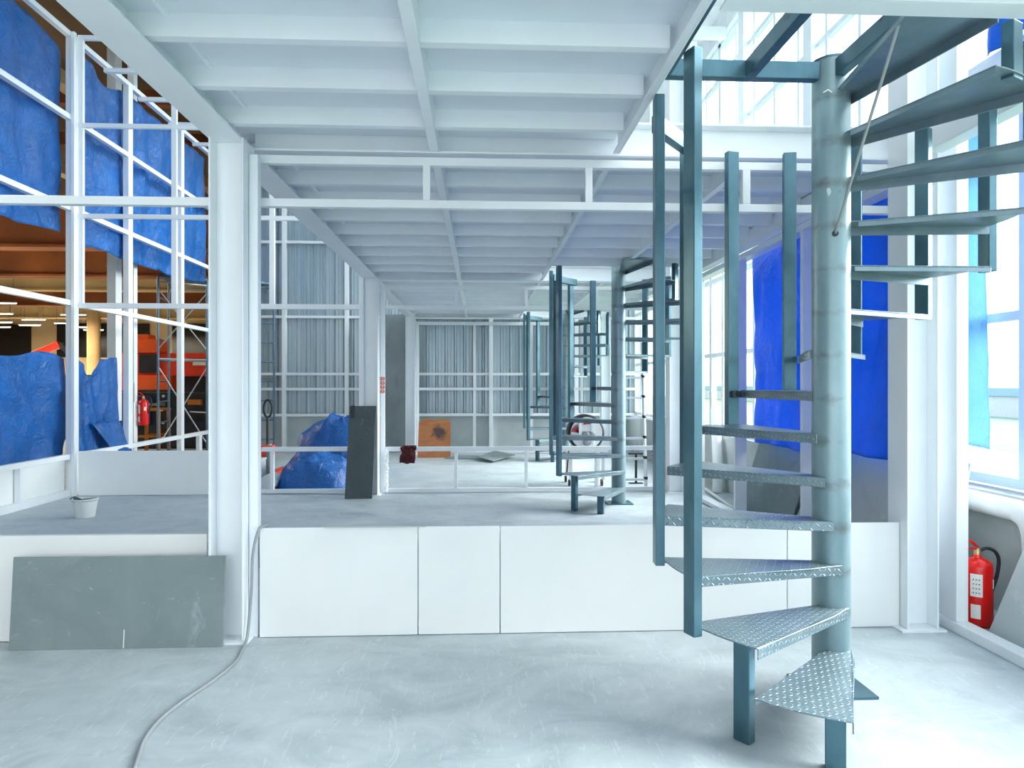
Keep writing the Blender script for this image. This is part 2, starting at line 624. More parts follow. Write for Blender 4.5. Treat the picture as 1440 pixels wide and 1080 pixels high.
bay = ('in front of the first partition', 'between first and second partitions', 'between second and third partitions')
spans = ((-4, 4.21), (4.43, 9.41), (9.63, 14.66))
for (y0, y1), w in zip(spans, bay):
    tag(hbeam_y(XL - .015, y0, y1, 2.93, 3.14, .19).build('ceiling_beam', M['white'], bevel=.002),
        'wide white steel beam along the open bay side, ' + w, 'beam', 'wide edge beams of the mezzanine')
    tag(MB().box(-.31, -.255, y0, y1, 2.93, DZ0).build('ceiling_beam', M['white'], bevel=.004),
        'narrow white beam between the two joist rows, ' + w, 'beam', 'centre beams under the mezzanine')
    tag(MB().box(.855, .868, y0, y1, 2.93, 3.14).box(.825, .855, y0, y1, 2.93, 2.942).build('ceiling_beam', M['white'], bevel=.002),
        'white channel beam beside the stair opening, ' + w, 'beam', 'channel beams beside the stairs')
    o1 = {-4: OP1 - .02, 4.43: OP2 - .02, 9.63: OP3 - .02}[y0]
    tag(MB().box(1.72, 1.77, y0, o1, 2.93, DZ0).build('ceiling_beam', M['white'], bevel=.004),
        'short white beam running to the stair opening edge, ' + w, 'beam', 'short beams under the mezzanine')
    tag(MB().box(2.69, 2.80, y0, y1 - .2, 2.90, 3.08 if y0 < 0 else 3.05).build('ceiling_beam', M['white'], bevel=.004),
        'white edge beam along the window side of the mezzanine, ' + w, 'beam', 'window side beams of the mezzanine')
    zb = 2.855 if y0 < 0 else 2.93
    tag(MB().box(.87, 2.68, o1 + .02, o1 + .032, zb, 3.14).box(.87, 2.68, o1 + .032, o1 + .12, zb, zb + .012).build('ceiling_beam', M['white'], bevel=.002),
        'white beam crossing the front of the stair opening, ' + w, 'beam', 'beams across the stair openings')
for y, w in ((F1 + .10, 'first'), (F2 + .10, 'second'), (F3 + .10, 'third')):
    m = MB().box(-1.40, 2.66, y - .09, y + .09, 2.93, 2.942).box(-1.40, 2.66, y - .09, y + .09, 3.128, 3.14).box(-1.40, 2.66, y - .006, y + .006, 2.942, 3.128)
    b = m.build('cross_beam', M['white'], bevel=.002)
    tag(b, 'white steel cross beam above the %s partition frame' % w, 'beam', 'cross beams over the partitions')

# ------------------------------------------------------------------ columns


def column(x, y, z1, label, plate=True):
    t = thing('steel_column', (x, y, 0), label, 'column', 'white columns of the mezzanine')
    m = MB().box(x - .10, x - .088, y - .10, y + .10, .012, z1).box(x + .088, x + .10, y - .10, y + .10, .012, z1).box(x - .088, x + .088, y - .006, y + .006, .012, z1)
    m.build('shaft', M['white'], t, bevel=.003)
    MB().box(x - .15, x + .13, y - .13, y + .10, 0, .012).build('base_plate', M['white'], t)
    return t


for y, w in ((F1 - .105, 'first'), (F2 - .105, 'second'), (F3 - .105, 'third')):
    column(XL, y, 2.93, 'white steel column at the open bay end of the %s partition' % w)
    column(XR, y, 6.55, 'tall white steel column at the window end of the %s partition' % w)

# ------------------------------------------------------------------ partition frames


def frame(label, origin, hrails, vstuds, along='x', plane=0.0, mat='white', w=.05, d=.05):
    """hrails: (a0,a1,z,h) ; vstuds: (a,z0,z1,w) along x (plane = y) or along y (plane = x)"""
    t = thing('partition_frame', origin, label, 'frame', 'white partition frames')
    for (a0, a1, z, h) in hrails:
        m = MB()
        if along == 'x':
            m.box(a0, a1, plane, plane + d, z - h / 2, z + h / 2)
        else:
            m.box(plane - d, plane, a0, a1, z - h / 2, z + h / 2)
        m.build('rail', M[mat], t, bevel=.003)
    for (a, z0, z1, sw) in vstuds:
        m = MB()
        if along == 'x':
            m.box(a - sw / 2, a + sw / 2, plane + .001, plane + d - .001, z0, z1)
        else:
            m.box(plane - d + .001, plane - .001, a - sw / 2, a + sw / 2, z0, z1)
        m.build('stud', M[mat], t, bevel=.003)
    return t


# first partition: jambs, top rail pair, stubs, hidden knee rail and sole
fa = frame('white box-section frame of the first partition, open above white boards', (.6, F1, 0),
           [(-1.385, 2.655, 2.874, .05), (-1.385, 2.655, 2.61, .05), (-1.385, 2.655, .03, .05)],
           [(2.68, 0, 2.90, .05), (-.33, 2.635, 2.85, .045), (.679, 2.635, 2.85, .045), (1.68, 2.635, 2.85, .05),
            (-.37, .055, .555, .04), (.12, .055, .555, .04), (1.88, .055, .555, .04)], 'x', F1)
MB().box(-1.367, -1.315, BF + .001, BF + .062, 0, 2.862).build('jamb', M['white'], fa, bevel=.003)
MB().box(-1.30, 2.58, BF + .001, F1 + .05, .555, .60).build('rail', M['white'], fa, bevel=.003)
frame('white rail and low frame left of the first column', (-2.6, F1, 0),
      [(-3.5, -1.575, 2.578, .05), (-3.5, -1.575, .59, .045), (-3.5, -1.575, .03, .05)], [(-2.4, .055, .568, .04), (-3.4, .055, .568, .04)], 'x', BF)
# second partition
frame('white frame of the second partition across the main passage', (.6, F2, 0),
      [(-1.30, 2.60, 2.83, .05), (-1.30, 2.60, 2.555, .05), (-1.30, 2.60, .605, .06), (-1.30, 2.60, .04, .05)],
      [(-1.335, 0, 2.86, .06), (2.625, 0, 2.86, .05), (-.33, 2.58, 2.805, .045), (.64, 2.58, 2.805, .045), (1.62, 2.58, 2.805, .045),
       (-.33, .065, .575, .045), (.64, .065, .575, .045), (1.62, .065, .575, .045)], 'x', F2)
frame('tall white frame of the second partition in the open bay', (-3.5, F2, 0),
      [(-5.40, -1.60, 6.16, .06), (-5.40, -1.60, 4.98, .06), (-5.40, -1.60, 3.76, .06), (-5.40, -1.60, 2.555, .07), (-2.97, -1.60, .61, .06), (-5.40, -1.60, .04, .05)],
      [(-4.135, 2.59, 6.13, .07), (-2.83, 2.59, 6.13, .07), (-2.83, .065, .58, .05), (-1.63, .065, 6.13, .05), (-5.36, 2.59, 6.13, .06)], 'x', F2)
# third partition
frame('white frame of the third partition near the back wall', (.6, F3, 0),
      [(-1.30, 2.60, 2.80, .07), (-1.30, 2.60, 1.395, .055), (-1.30, 2.60, .03, .05)],
      [(-1.335, 0, 2.835, .06), (-.12, .055, 2.765, .06), (1.11, .055, 2.765, .06), (2.2, .055, 2.765, .06), (2.625, 0, 2.835, .05)], 'x', F3)
# left partition along the factory hall
lf = frame('tall white frame along the factory hall carrying blue tarpaulins', (XW, 8, 0),
           [(2.2, 14.4, 6.17, .07), (2.2, 14.4, 5.06, .07), (2.2, 14.4, 3.85, .07), (2.2, 14.4, 2.585, .07), (2.2, 14.4, .53, .07), (2.2, 9.40, .045, .09)],
           [(8.40, .09, .50, .06), (6.6, .09, .50, .06), (13.62, .0, .50, .12)], 'y', XW, d=.075)
for yy, ww in ((9.47, .15), (10.93, .13), (12.80, .12), (6.2, .13)):
    MB().box(XW - .085, XW + .003, yy - ww / 2, yy + ww / 2, 0, 6.2).build('stud', M['white'], lf, bevel=.004)
MB().box(XW + .004, XW + .05, 9.36, 9.42, 0, 6.2).build('stud', M['white'], lf, bevel=.004)
# ties from the left frame to the mezzanine edge
for k, yy in enumerate((10.15, 11.15, 12.2, 13.2)):
    w = ('first', 'second', 'third', 'fourth')[k]
    tag(MB().box(XW + .005, -1.3, yy, yy + .06, 6.02, 6.08).build('tie_bar', M['white']), 'white tie bar high over the open bay, %s beyond the second partition' % w, 'bar', 'high tie bars')
tag(MB().box(-1.3, 3.48, F2 + .08, F2 + .16, 6.40, 6.56).build('tie_bar', M['white']), 'white cross bar high above the stairs before the upper windows', 'bar')
# upper storey studs above second partition, seen through the stair opening
frame('white upper storey frame above the second partition', (2.2, F2, 3.14),
      [(.9, 3.48, 3.17, .05)], [(1.1, 3.2, 6.35, .05), (2.42, 3.2, 6.35, .05), (3.02, 3.2, 6.35, .10)], 'x', F2 + .10)
# right partition along the windows
rf = frame('white frame along the window side with floor sill and studs', (2.9, 4, 0),
           [(-1.0, 4.17, .03, .06)], [], 'y', 2.96, d=.10)
MB().box(2.88, 2.955, 4.0, 4.165, .06, 6.55).build('stud', M['white'], rf, bevel=.004)
frame('white studs along the window side beyond the first partition', (2.9, 6.5, 0),
      [(4.3, 9.2, .03, .05), (4.3, 9.2, 2.87, .06)], [(5.83, .055, 2.84, .05), (7.40, .055, 2.84, .05), (8.8, .055, 2.84, .05), (4.40, .055, 2.84, .05)], 'y', 2.93, d=.13)

# ------------------------------------------------------------------ plasterboards of the low walls


def board(x0, x1, y, z0, z1, label, mat='board', t=.012, name='plasterboard_sheet', group='white boards of the low wall'):
    m = MB().box(x0, x1, y - t, y, z0, z1)
    o = m.build(name, M[mat], bevel=.002)
    return tag(o, label, 'board', group)


board(-1.30, -.373, BF - .001, .004, .648, 'white board of the first low wall, beside the grey cable')
board(-.367, .117, BF - .001, .004, .648, 'narrow white board of the first low wall, between two seams')
board(.123, 1.877, BF - .001, .004, .646, 'long white board of the first low wall, behind the lower stair treads')
board(1.883, 2.586, BF - .001, .004, .646, 'white board of the first low wall, beside the window side column')
board(-3.5, -1.605, BF - .001, .004, .617, 'white board of the low wall behind the leaning grey board')
board(-5.38, -2.97, F2 - .001, .004, .60, 'shaded white board of the second low wall behind the bucket')
ob = MB().box(XW - .092, XW - .08, 6.64, 9.36, .05, .55).build('plasterboard_sheet', M['board'])
tag(ob, 'white board set into the low frame below the blue tarpaulin', 'board', 'white boards of the low wall')
ob = MB().box(XW - .092, XW - .08, 3.0, 6.62, .05, .55).build('plasterboard_sheet', M['board'])
tag(ob, 'white board in the low frame, nearer end below the blue tarpaulin', 'board', 'white boards of the low wall')
ob = MB().box(-.92, -.32, BF - .03, BF + .06, .6485, .655).build('metal_strip', M['paleboard'])
tag(ob, 'pale blue strip lying on top of the first low wall', 'strip')

# ------------------------------------------------------------------ spiral staircase
RISE, STEP, A0, RO = .209, 24.66, 23.4, .821


def dirv(a, r=1.0):
    return Vector((-math.sin(R(a)) * r, -math.cos(R(a)) * r, 0))


def make_stair(loc, label, landing):
    t = thing('spiral_staircase', loc, label, 'staircase', 'steel spiral staircases')
    L = Vector(loc)
    post = MB().lathe([(.089, .012), (.089, 3.085)], L, 40).build('post', M['post'], t, smooth=True)
    MB().box(L.x - .16, L.x + .16, L.y - .14, L.y + .14, 0, .012).build('base_plate', M['steel'], post)
    MB().lathe([(.091, 3.083), (.091, 3.093), (.0, 3.093)], L, 40).build('post_cap', M['steel'], post)
    # one tread, leading edge along -y, sweeping clockwise
    th, lip = .006, .047
    inner = .091
    arc = [dirv(STEP * k / 6, RO) for k in range(7)]
    poly = [Vector((inner * .95, 0, 0)), Vector((inner * .95, -.2, 0)), Vector((.012, -RO, 0))] + arc[1:] + [dirv(STEP, inner * .8), dirv(STEP + 60, inner * .6)]
    top = MB().prism([p + Vector((0, 0, -th)) for p in poly], (0, 0, th))
    a, b = Vector((inner * .95, -.02, 0)), Vector((.012, -RO, 0))
    d = (b - a).normalized()
    nrm = Vector((d.y, -d.x, 0))
    if nrm.x < 0:
        nrm = -nrm
    e = nrm * .006
    lipm = [a + e, b + e, b, a]
    top.prism([p + Vector((0, 0, -lip)) for p in lipm], (0, 0, lip))
    # short return lip on the trailing side
    a2, b2 = dirv(STEP, .12), dirv(STEP, RO)
    top.prism([p + Vector((0, 0, -.03)) for p in (a2, b2, b2 + Vector((.004, -.004, 0)), a2 + Vector((.004, -.004, 0)))], (0, 0, .024))
    me_t = None
    for k in range(1, 15):
        if me_t is None:
            for i in range(len(top.v)):
                top.v[i] = top.v[i] + L
            o = top.build('tread', M['plate'], t)
            me_t = o.data
            md = o.modifiers.new('bevel', 'BEVEL'); md.width = .002; md.segments = 1; md.limit_method = 'ANGLE'
            first = o
        else:
            o = first.copy()
            C.objects.link(o)
        o.location = (0, 0, RISE * k)
        o.rotation_euler = (0, 0, -R(A0 + STEP * (k - 1)))
    # legs under the two lowest treads
    for k, da in ((1, 3.2), (2, 4.6)):
        a = A0 + STEP * (k - 1) + da
        m = MB()
        p = dirv(0, RO - .035)
        m.box(p.x - .0375 + L.x, p.x + .0375 + L.x, p.y - .024 + L.y, p.y + .024 + L.y, 0, RISE * k - .007)
        lg = m.build('leg', M['steel'], t, bevel=.004)
        lg.rotation_euler = (0, 0, -R(a))
    # balusters at the tread boundaries
    for k in range(2, 14):
        a = A0 + STEP * k - 4.2
        r = .851 if k < 12 else .79
        z0 = RISE * k - (.02 if k > 2 else .03)
        z1 = 2.925
        if landing and k == 2:
            z1 = 2.983
        if k == 13:
            a -= 7
        p = dirv(0, r)
        m = MB().box(p.x - .0375 + L.x, p.x + .0375 + L.x, p.y - .023 + L.y, p.y + .023 + L.y, z0, z1)
        bl = m.build('baluster', M['steel'], t, bevel=.004)
        bl.rotation_euler = (0, 0, -R(a))
        # small weld lug tying the baluster to the tread above
        if 5 <= k <= 6:
            q = dirv(0, r - .05)
            lug = MB().box(q.x - .02 + L.x, q.x + .02 + L.x, q.y - .03 + L.y, q.y + .02 + L.y, RISE * (k + 1) - .045, RISE * (k + 1) - .005).build('weld_lug', M['darksteel'], bl)
    # ring piece joining two balusters
    pa, pb = dirv(A0 + STEP * 4 - 13, .851), dirv(A0 + STEP * 5 + 2, .851)
    MB().bar(L + pa + Vector((0, 0, 2.88)), L + pb + Vector((0, 0, 2.88)), .05, .09).build('ring_rail', M['steel'], t, bevel=.004)
    if landing:
        z0, z1 = 2.985, 3.07
        x0 = .873
        MB().box(x0, L.x - .08, L.y - .05, L.y, z0, z1).build('landing_beam', M['steel'], t, bevel=.004)
        MB().box(1.285, 1.335, OP1 + .125, L.y - .051, z0 + .001, z1 - .001).build('landing_beam', M['steel'], t, bevel=.004)
        MB().box(L.x - .025, L.x + .025, OP1 + .125, L.y - .085, z0 + .001, z1 - .001).build('landing_beam', M['steel'], t, bevel=.004)
        MB().box(x0, x0 + .045, OP1 + .125, L.y - .051, z0 + .001, z1 - .001).build('landing_beam', M['steel'], t, bevel=.004)
        rod = MB().tube([(1.708, L.y - .090, 2.225), (1.63, 2.575, 2.918)], .007, 8).build('tie_rod', M['bracetube'], t, smooth=True)
        MB().lathe([(.014, -.004), (.014, .006)], (1.708, L.y - .093, 2.225), 12, 'y').build('rod_boss', M['black'], rod)
        wr_ = MB().tube([(L.x - .05, L.y - .10, 2.90), (L.x - .075, L.y - .115, 2.905), (L.x - .10, L.y - .118, 2.89)], .003, 6).build('wire_end', M['label'], t)
    return t


SX, SY = 1.735, 3.30
st1 = make_stair((SX, SY, 0), 'teal grey steel spiral staircase standing nearest in front of the first low wall', True)
st2 = make_stair((1.745, SY + 5.23, 0), 'steel spiral staircase between the first and second partitions', False)
st3 = copy_tree(st2)
st3.location = (1.745, 13.76, 0)
st3['label'] = 'steel spiral staircase nearest the corrugated back wall'

# ------------------------------------------------------------------ tarpaulins


def ridged(x, y, z=0):
    return 1 - abs(noise.noise((x, y, z)))


def tarp(name_label, mat, P, u0, u1, top, bot, nrm, amp=.05, seed=0, nu=60, nv=60, folds=3.0):
    """hanging sheet: P(s) gives the plan point for s in 0..1 ; top(s), bot(s) give heights"""
    nrm = Vector(nrm)

    def fn(u, v):
        p = Vector(P(u))
        z = bot(u) + (top(u) - bot(u)) * v
        w = amp * 1.3 * (noise.noise((u * folds * 2 + seed, v * 1.2, seed)) * 1.0 + noise.noise((u * folds * 5, v * 2.5 + seed, 3)) * .5
                   + (ridged(u * folds * 3 + v * 2 + seed, v * 3, 7) ** 3 - .4) * .35)
        q = p + nrm * w
        return (q.x, q.y, z)
    o = MB().grid(fn, nu, nv).build('tarpaulin', mat, smooth=True, solid=.002)
    return tag(o, name_label, 'tarpaulin', 'blue tarpaulins')


def wob(s, a, f, k):
    return a * noise.noise((s * f, k, .5))


XT = XW - .17
tarp('large blue tarpaulin hung high on the open bay frame, before its main post', M['tarp'],
     lambda u: (XT, 5.0 + 4.40 * u, 0), 0, 1, lambda u: 6.75 - 1.0 * max(0, u - .45) ** 1.0 * 1.05 + wob(u, .08, 5, 1) - .25 * u,
     lambda u: 3.50 + wob(u, .06, 4, 2), (1, 0, 0), .06, 1.3, 80, 60)
tarp('blue tarpaulin hung high on the open bay frame, beyond its main post', M['tarp'],
     lambda u: (XT, 9.56 + 4.7 * u, 0), 0, 1, lambda u: 6.10 - .16 * math.exp(-((u - .2) / .07) ** 2) + wob(u, .05, 6, 3),
     lambda u: 3.47 + wob(u, .09, 7, 4) + .04 * (u > .55), (1, 0, 0), .06, 5.1, 90, 60)
tarp('glossy blue tarpaulin above the white low boards, before the main post', M['tarp'],
     lambda u: (XT, 5.2 + 4.29 * u, 0), 0, 1, lambda u: 1.86 + wob(u, .10, 5, 5), lambda u: .50, (1, 0, 0), .07, 9.7, 80, 40, 4)


def notch(u):
    return 1.86 - .24 * math.exp(-((u - .45) / .14) ** 2) + .10 * max(0, u - .55) + wob(u, .03, 8, 6)


tarp('blue tarpaulin with a scooped top edge, beyond the main post', M['tarp'],
     lambda u: (XT, 9.53 + 1.30 * u, 0), 0, 1, notch, lambda u: .50 if u < .55 else .50, (1, 0, 0), .05, 12.2, 50, 40, 2)
fl = MB().grid(lambda u, v: (XW - .12 + .14 * (1 - v) + .015 * noise.noise((u * 3, v * 3, 2)), 9.95 + (.12 + .88 * u) * (1 - .0 * v) * 1.0 + (.42 * (1 - v)) * (1 - u), .42 + .52 * v + .02 * noise.noise((u * 4, v * 2, 8))), 20, 14)
tag(fl.build('tarpaulin', M['tarp'], smooth=True, solid=.002), 'small folded flap of blue tarpaulin at the foot of the scooped tarpaulin', 'tarpaulin', 'blue tarpaulins')
# beyond the first partition on the window side
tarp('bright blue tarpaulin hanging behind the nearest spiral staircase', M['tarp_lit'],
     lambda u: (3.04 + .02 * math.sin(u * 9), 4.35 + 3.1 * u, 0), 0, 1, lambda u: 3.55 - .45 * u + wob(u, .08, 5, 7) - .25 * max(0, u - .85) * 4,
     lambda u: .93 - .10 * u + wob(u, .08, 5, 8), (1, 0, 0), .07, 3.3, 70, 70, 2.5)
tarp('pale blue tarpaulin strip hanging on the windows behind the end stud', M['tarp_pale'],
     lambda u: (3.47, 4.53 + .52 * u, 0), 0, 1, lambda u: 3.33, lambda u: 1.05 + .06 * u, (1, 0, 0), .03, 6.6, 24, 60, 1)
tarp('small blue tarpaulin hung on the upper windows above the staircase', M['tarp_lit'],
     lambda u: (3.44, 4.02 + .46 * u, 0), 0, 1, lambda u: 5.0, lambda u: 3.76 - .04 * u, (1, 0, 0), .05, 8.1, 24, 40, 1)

# crumpled heaps on the floor


def heap(label, cx, cy, w, d, h, seed, extra=1.0, ex=5.5):
    def fn(u, v):
        a = u * 2 * math.pi
        ca, sa = math.cos(a), math.sin(a)
        rim = 1 + .05 * noise.noise((ca * 1.6 + seed, sa * 1.6, 0))
        sq = (abs(ca) ** 3 + abs(sa) ** 3) ** (-1 / 3)
        x = cx + ca * v * w * rim * sq
        y = cy + sa * v * d * rim * sq
        z = h * max(0, 1 - v ** ex) ** .7
        px, py = x - cx, y - cy
        n1 = noise.noise((px * 1.5 + seed, py * 1.5, 1)) * .16
        n2 = (1 - abs(noise.noise((px * 1.7 + py * .8 + seed, py * 2.2, 4)))) ** 3 * .24 - .12
        n3 = noise.noise((px * 7 + seed, py * 7, 9)) * .045 * extra + (1 - abs(noise.noise((px * 5, py * 6 + seed, 3)))) ** 3 * .06 * extra
        z *= 1 + n1 + n2 + n3
        return (x, y, max(.004, z))
    o = MB().grid(fn, 110, 46).build('tarpaulin_heap', M['tarp'], smooth=True)
    return tag(o, label, 'tarpaulin', 'crumpled blue tarpaulin heaps')


heap('crumpled blue tarpaulin heap, rear one below the corrugated wall', -2.42, 11.75, .70, .46, .84, 2.2, 1.0, 8)
heap('crumpled blue tarpaulin heap, front one just behind the low rail', -2.40, 10.12, .53, .36, .43, 3.1, 1.6)

# ------------------------------------------------------------------ loose boards
o = MB().slab((-2.647, 3.965, 0), (-1.466, 3.965, 0), (-1.4655, 4.009, .51), (-2.650, 4.009, .515), -.014).build('grey_board', M['greyboard'], bevel=.002)
tag(o, 'wide grey board leaning on the low wall and first column', 'board')
MB().slab((-2.02, 3.9648, .005), (-2.015, 3.9648, .005), (-2.015, 3.9734, .105), (-2.02, 3.9734, .105), .001).build('chalk_mark', M['label'], o)
o = MB().slab((-1.765, 9.02, 0), (-1.41, 9.02, 0), (-1.385, 9.20, 1.205), (-1.735, 9.20, 1.205), .02).build('slate_board', M['darkboard'], bevel=.002)
tag(o, 'tall dark grey board leaning on the second column', 'board')
MB().slab((-1.72, 9.152, 1.05), (-1.67, 9.152, 1.05), (-1.665, 9.176, 1.21), (-1.71, 9.176, 1.21), .014).build('handle_clamp', M['black'], o)
o = MB().prism([(-1.27, 13.95, 0), (-.60, 13.95, 0), (-.60, 14.06, .70), (-.63, 14.075, .77), (-1.16, 14.075, .78), (-1.25, 14.06, .71)], (0, .02, 0)).build('plywood_board', M['brownboard'])
tag(o, 'orange brown plywood board with dark stain leaning by the third partition', 'board')
for pts, lab in (([(-.72, 13.7, .004), (.35, 13.55, .004), (.62, 14.2, .004), (-.5, 14.25, .004)], 'grey sheet lying flat on the floor before the third partition'),
                 ([(-.05, 13.35, .07), (.25, 12.95, .03), (.72, 13.9, .05), (.30, 14.05, .12)], 'grey sheet lying crooked on top of the flat grey sheet')):
    o = MB().slab(*pts, .012).build('grey_sheet', M['greyboard'])
    tag(o, lab, 'sheet', 'grey sheets on the far floor')
# boards on the window side of the first partition
o = MB().slab((3.03, 3.93, 0), (3.03, 2.6, 0), (3.38, 2.6, .90), (3.36, 3.86, .90), .012).build('grey_board', M['paleboard'])
tag(o, 'pale grey board leaning against the window wall beside the red extinguisher', 'board')
o = MB().slab((3.02, 6.55, 0), (3.02, 4.30, 0), (3.20, 4.30, .98), (3.20, 6.10, .98), .012).build('grey_board', M['paleboard'])
tag(o, 'pale grey board leaning below the bright blue tarpaulin', 'board')
o = MB().slab((3.10, 8.0, 0), (3.06, 6.65, 0), (3.24, 6.40, .95), (3.34, 7.9, .95), .012).build('grey_board', M['greyboard'])
tag(o, 'darker grey board leaning on the window wall beyond the bright blue tarpaulin', 'board')

# ------------------------------------------------------------------ small things
# grey cable over the wall and across the floor
pts = [(-1.36, 4.20, .02), (-1.33, 4.14, .35), (-1.28, 4.16, .62), (-1.27, 4.10, .662), (-1.30, 4.075, .64), (-1.33, 4.068, .50), (-1.335, 4.06, .30), (-1.345, 4.04, .10), (-1.345, 4.0, .02),
       (-1.33, 3.88, .009), (-1.31, 3.72, .009), (-1.34, 3.50, .009), (-1.395, 3.28, .009), (-1.42, 3.10, .009), (-1.405, 2.93, .009), (-1.36, 2.78, .009), (-1.31, 2.62, .009), (-1.25, 2.40, .009), (-1.3, 2.1, .009), (-1.5, 1.8, .009)]


def smooth_path(p, n=6):
    p = [Vector(q) for q in p]
    out = []
    for i in range(len(p) - 1):
        a, b, c, d = p[max(i - 1, 0)], p[i], p[i + 1], p[min(i + 2, len(p) - 1)]
        for k in range(n):
            t = k / n
            out.append(.5 * ((2 * b) + (c - a) * t + (2 * a - 5 * b + 4 * c - d) * t * t + (3 * b - a - 3 * c + d) * t ** 3))
    return out + [p[-1]]


o = MB().tube(smooth_path(pts), .0085, 10).build('power_cable', simple('grey_cable', (.30, .32, .335), .5), smooth=True)
tag(o, 'grey cable draped over the first low wall and snaking across the floor', 'cable')

# paint bucket
b = thing('paint_bucket', (-4.45, 7.92, 0), 'white paint splashed bucket on the floor before the shaded low wall', 'bucket')
c = (-4.45, 7.92, 0)
MB().lathe([(.0, .0), (.092, .0), (.098, .01), (.128, .20), (.134, .20), (.134, .212), (.124, .212), (.118, .19), (.09, .03), (0, .03)], c, 32).build('body', M['bucket'], b, smooth=True)
MB().lathe([(.0, .186), (.117, .186)], c, 24).build('dried_paint', M['darkboard'], b)
MB().tube([(c[0] - .132, c[1], .19)] + [(c[0] - .132 * math.cos(math.pi * k / 10), c[1] - .13 * math.sin(math.pi * k / 10) * .95, .19 + .0 * k) for k in range(1, 10)] + [(c[0] + .132, c[1], .19)], .004, 8).build('handle', M['bracetube'], b, smooth=True)
MB().slab((c[0] - .16, c[1] - .02, .205), (c[0] - .06, c[1] - .06, .17), (c[0] - .04, c[1] + .0, .20), (c[0] - .14, c[1] + .04, .225), .006).build('scraper', M['darkboard'], b)


def extinguisher(x, y, z, label, s=1.0, fat=1.0):
    t = thing('fire_extinguisher', (x, y, z), label, 'fire extinguisher', 'red fire extinguishers')
    c = Vector((x, y, z))
    MB().lathe([(r_ * s * (fat if r_ > .03 else 1), h_ * s) for r_, h_ in ((0, 0), (.066, 0), (.076, .012), (.078, .02), (.078, .375), (.074, .40), (.055, .425), (.028, .437), (.024, .455), (0, .455))], c, 32).build('cylinder', M['red'], t, smooth=True)
    MB().lathe([(.0, 0), (.022 * s, 0), (.022 * s, .03 * s), (.014 * s, .045 * s), (0, .045 * s)], c + Vector((0, 0, .452 * s)), 16).build('valve', M['brass'], t, smooth=True)
    h = MB().bar(c + Vector((-.01, 0, .49)) * s, c + Vector((-.12, -.02, .51)) * s, .022 * s, .012 * s)
    h.bar(c + Vector((.0, 0, .505)) * s, c + Vector((-.05, -.01, .545)) * s, .024 * s, .010 * s)
    h.bar(c + Vector((-.05, -.01, .545)) * s, c + Vector((-.13, -.02, .575)) * s, .024 * s, .010 * s)
    h.build('lever', M['red'], t, bevel=.002)
    hs = smooth_path([c + Vector(p) * s for p in ((.015, 0, .48), (.06, -.005, .495), (.11, -.01, .475), (.135, -.012, .42), (.125, -.012, .33), (.10, -.012, .25), (.088, -.01, .20))])
    MB().tube(hs, .011 * s, 10).build('hose', M['black'], t, smooth=True)

    def patch(a0, a1, z0, z1, m, name):
        k = 8
        vs = []
        for zz in (z0, z1):
            for i in range(k + 1):
                a = R(a0 + (a1 - a0) * i / k)
                vs.append(c + Vector((-math.sin(a) * .0788 * s * fat, -math.cos(a) * .0788 * s * fat, zz * s)))
        return MB().add(vs, [(i + 1, i, k + 1 + i, k + 2 + i) for i in range(k)]).build(name, m, t, smooth=True)
    p = patch(18, 62, .20, .345, M['label'], 'label')
    lb = MB()
    for i in range(4):
        zz = (.225 + i * .028) * s
        for a in (30, 40, 50):
            q = c + Vector((-math.sin(R(a)) * .0795 * s * fat, -math.cos(R(a)) * .0795 * s * fat, zz))
            lb.box(q.x - .004 * s, q.x + .004 * s, q.y - .001, q.y + .001, q.z - .003, q.z + .003)
    lb.build('print_lines', M['black'], p)
    patch(25, 60, .06, .15, M['label'], 'label')
    patch(-55, -30, .25, .31, M['label'], 'label')
    return t


extinguisher(3.10, 4.12, 0, 'red fire extinguisher on the floor by the window wall', .96, 1.13)
extinguisher(2.56, 9.62, 0, 'red fire extinguisher on the floor behind the second partition', .95)
e3 = extinguisher(-5.70, 11.86, .80, 'red fire extinguisher hung on the white post in the factory hall', 1.0)
MB().bar((-5.79, 11.80, 1.12), (-5.70, 11.86, 1.12), .03, .03).build('bracket', M['bracetube'], e3)

# grey-white pipe below the windows
o = MB().tube(smooth_path([(3.335, 7.2, .71), (3.335, 5.5, .71), (3.335, 4.25, .712), (3.338, 4.06, .70), (3.345, 3.98, .62), (3.345, 3.96, .45)]), .068, 20).build('drain_pipe', M['pipe'], smooth=True)
tag(o, 'fat grey white pipe running under the windows', 'pipe')
o = MB().tube([(3.18, 9.6, .02), (2.98, 7.9, .03)], .022, 12).build('plastic_tube', M['roll'], smooth=True)
tag(o, 'thin white tube lying on the floor along the window side', 'tube')
o = MB().tube(smooth_path([(3.28, 9.3, .0), (3.30, 9.35, .4), (3.33, 9.5, .95), (3.36, 9.6, 1.15)]), [.07] * 19, 14).build('paper_roll', M['roll'], smooth=True)
tag(o, 'pale crumpled roll standing against the window wall', 'roll')

# tag on the second jamb
t = thing('warning_tag', (-1.335, F2 - .004, 1.37), 'red warning stickers in a row on the second column jamb', 'sticker')
for k in range(4):
    z = 1.375 + k * .058
    s_ = MB().box(-1.36, -1.305, F2 - .004, F2 - .001, z, z + .046).build('sticker', simple('orange_red_sticker', (.62, .10, .05), .6), t)
    g = MB()
    y = F2 - .0055
    g.box(-1.349, -1.316, y, y + .001, z + .030, z + .035).box(-1.335, -1.330, y, y + .001, z + .010, z + .038).box(-1.346, -1.319, y, y + .001, z + .012, z + .016)
    g.build('character', M['label'], s_)

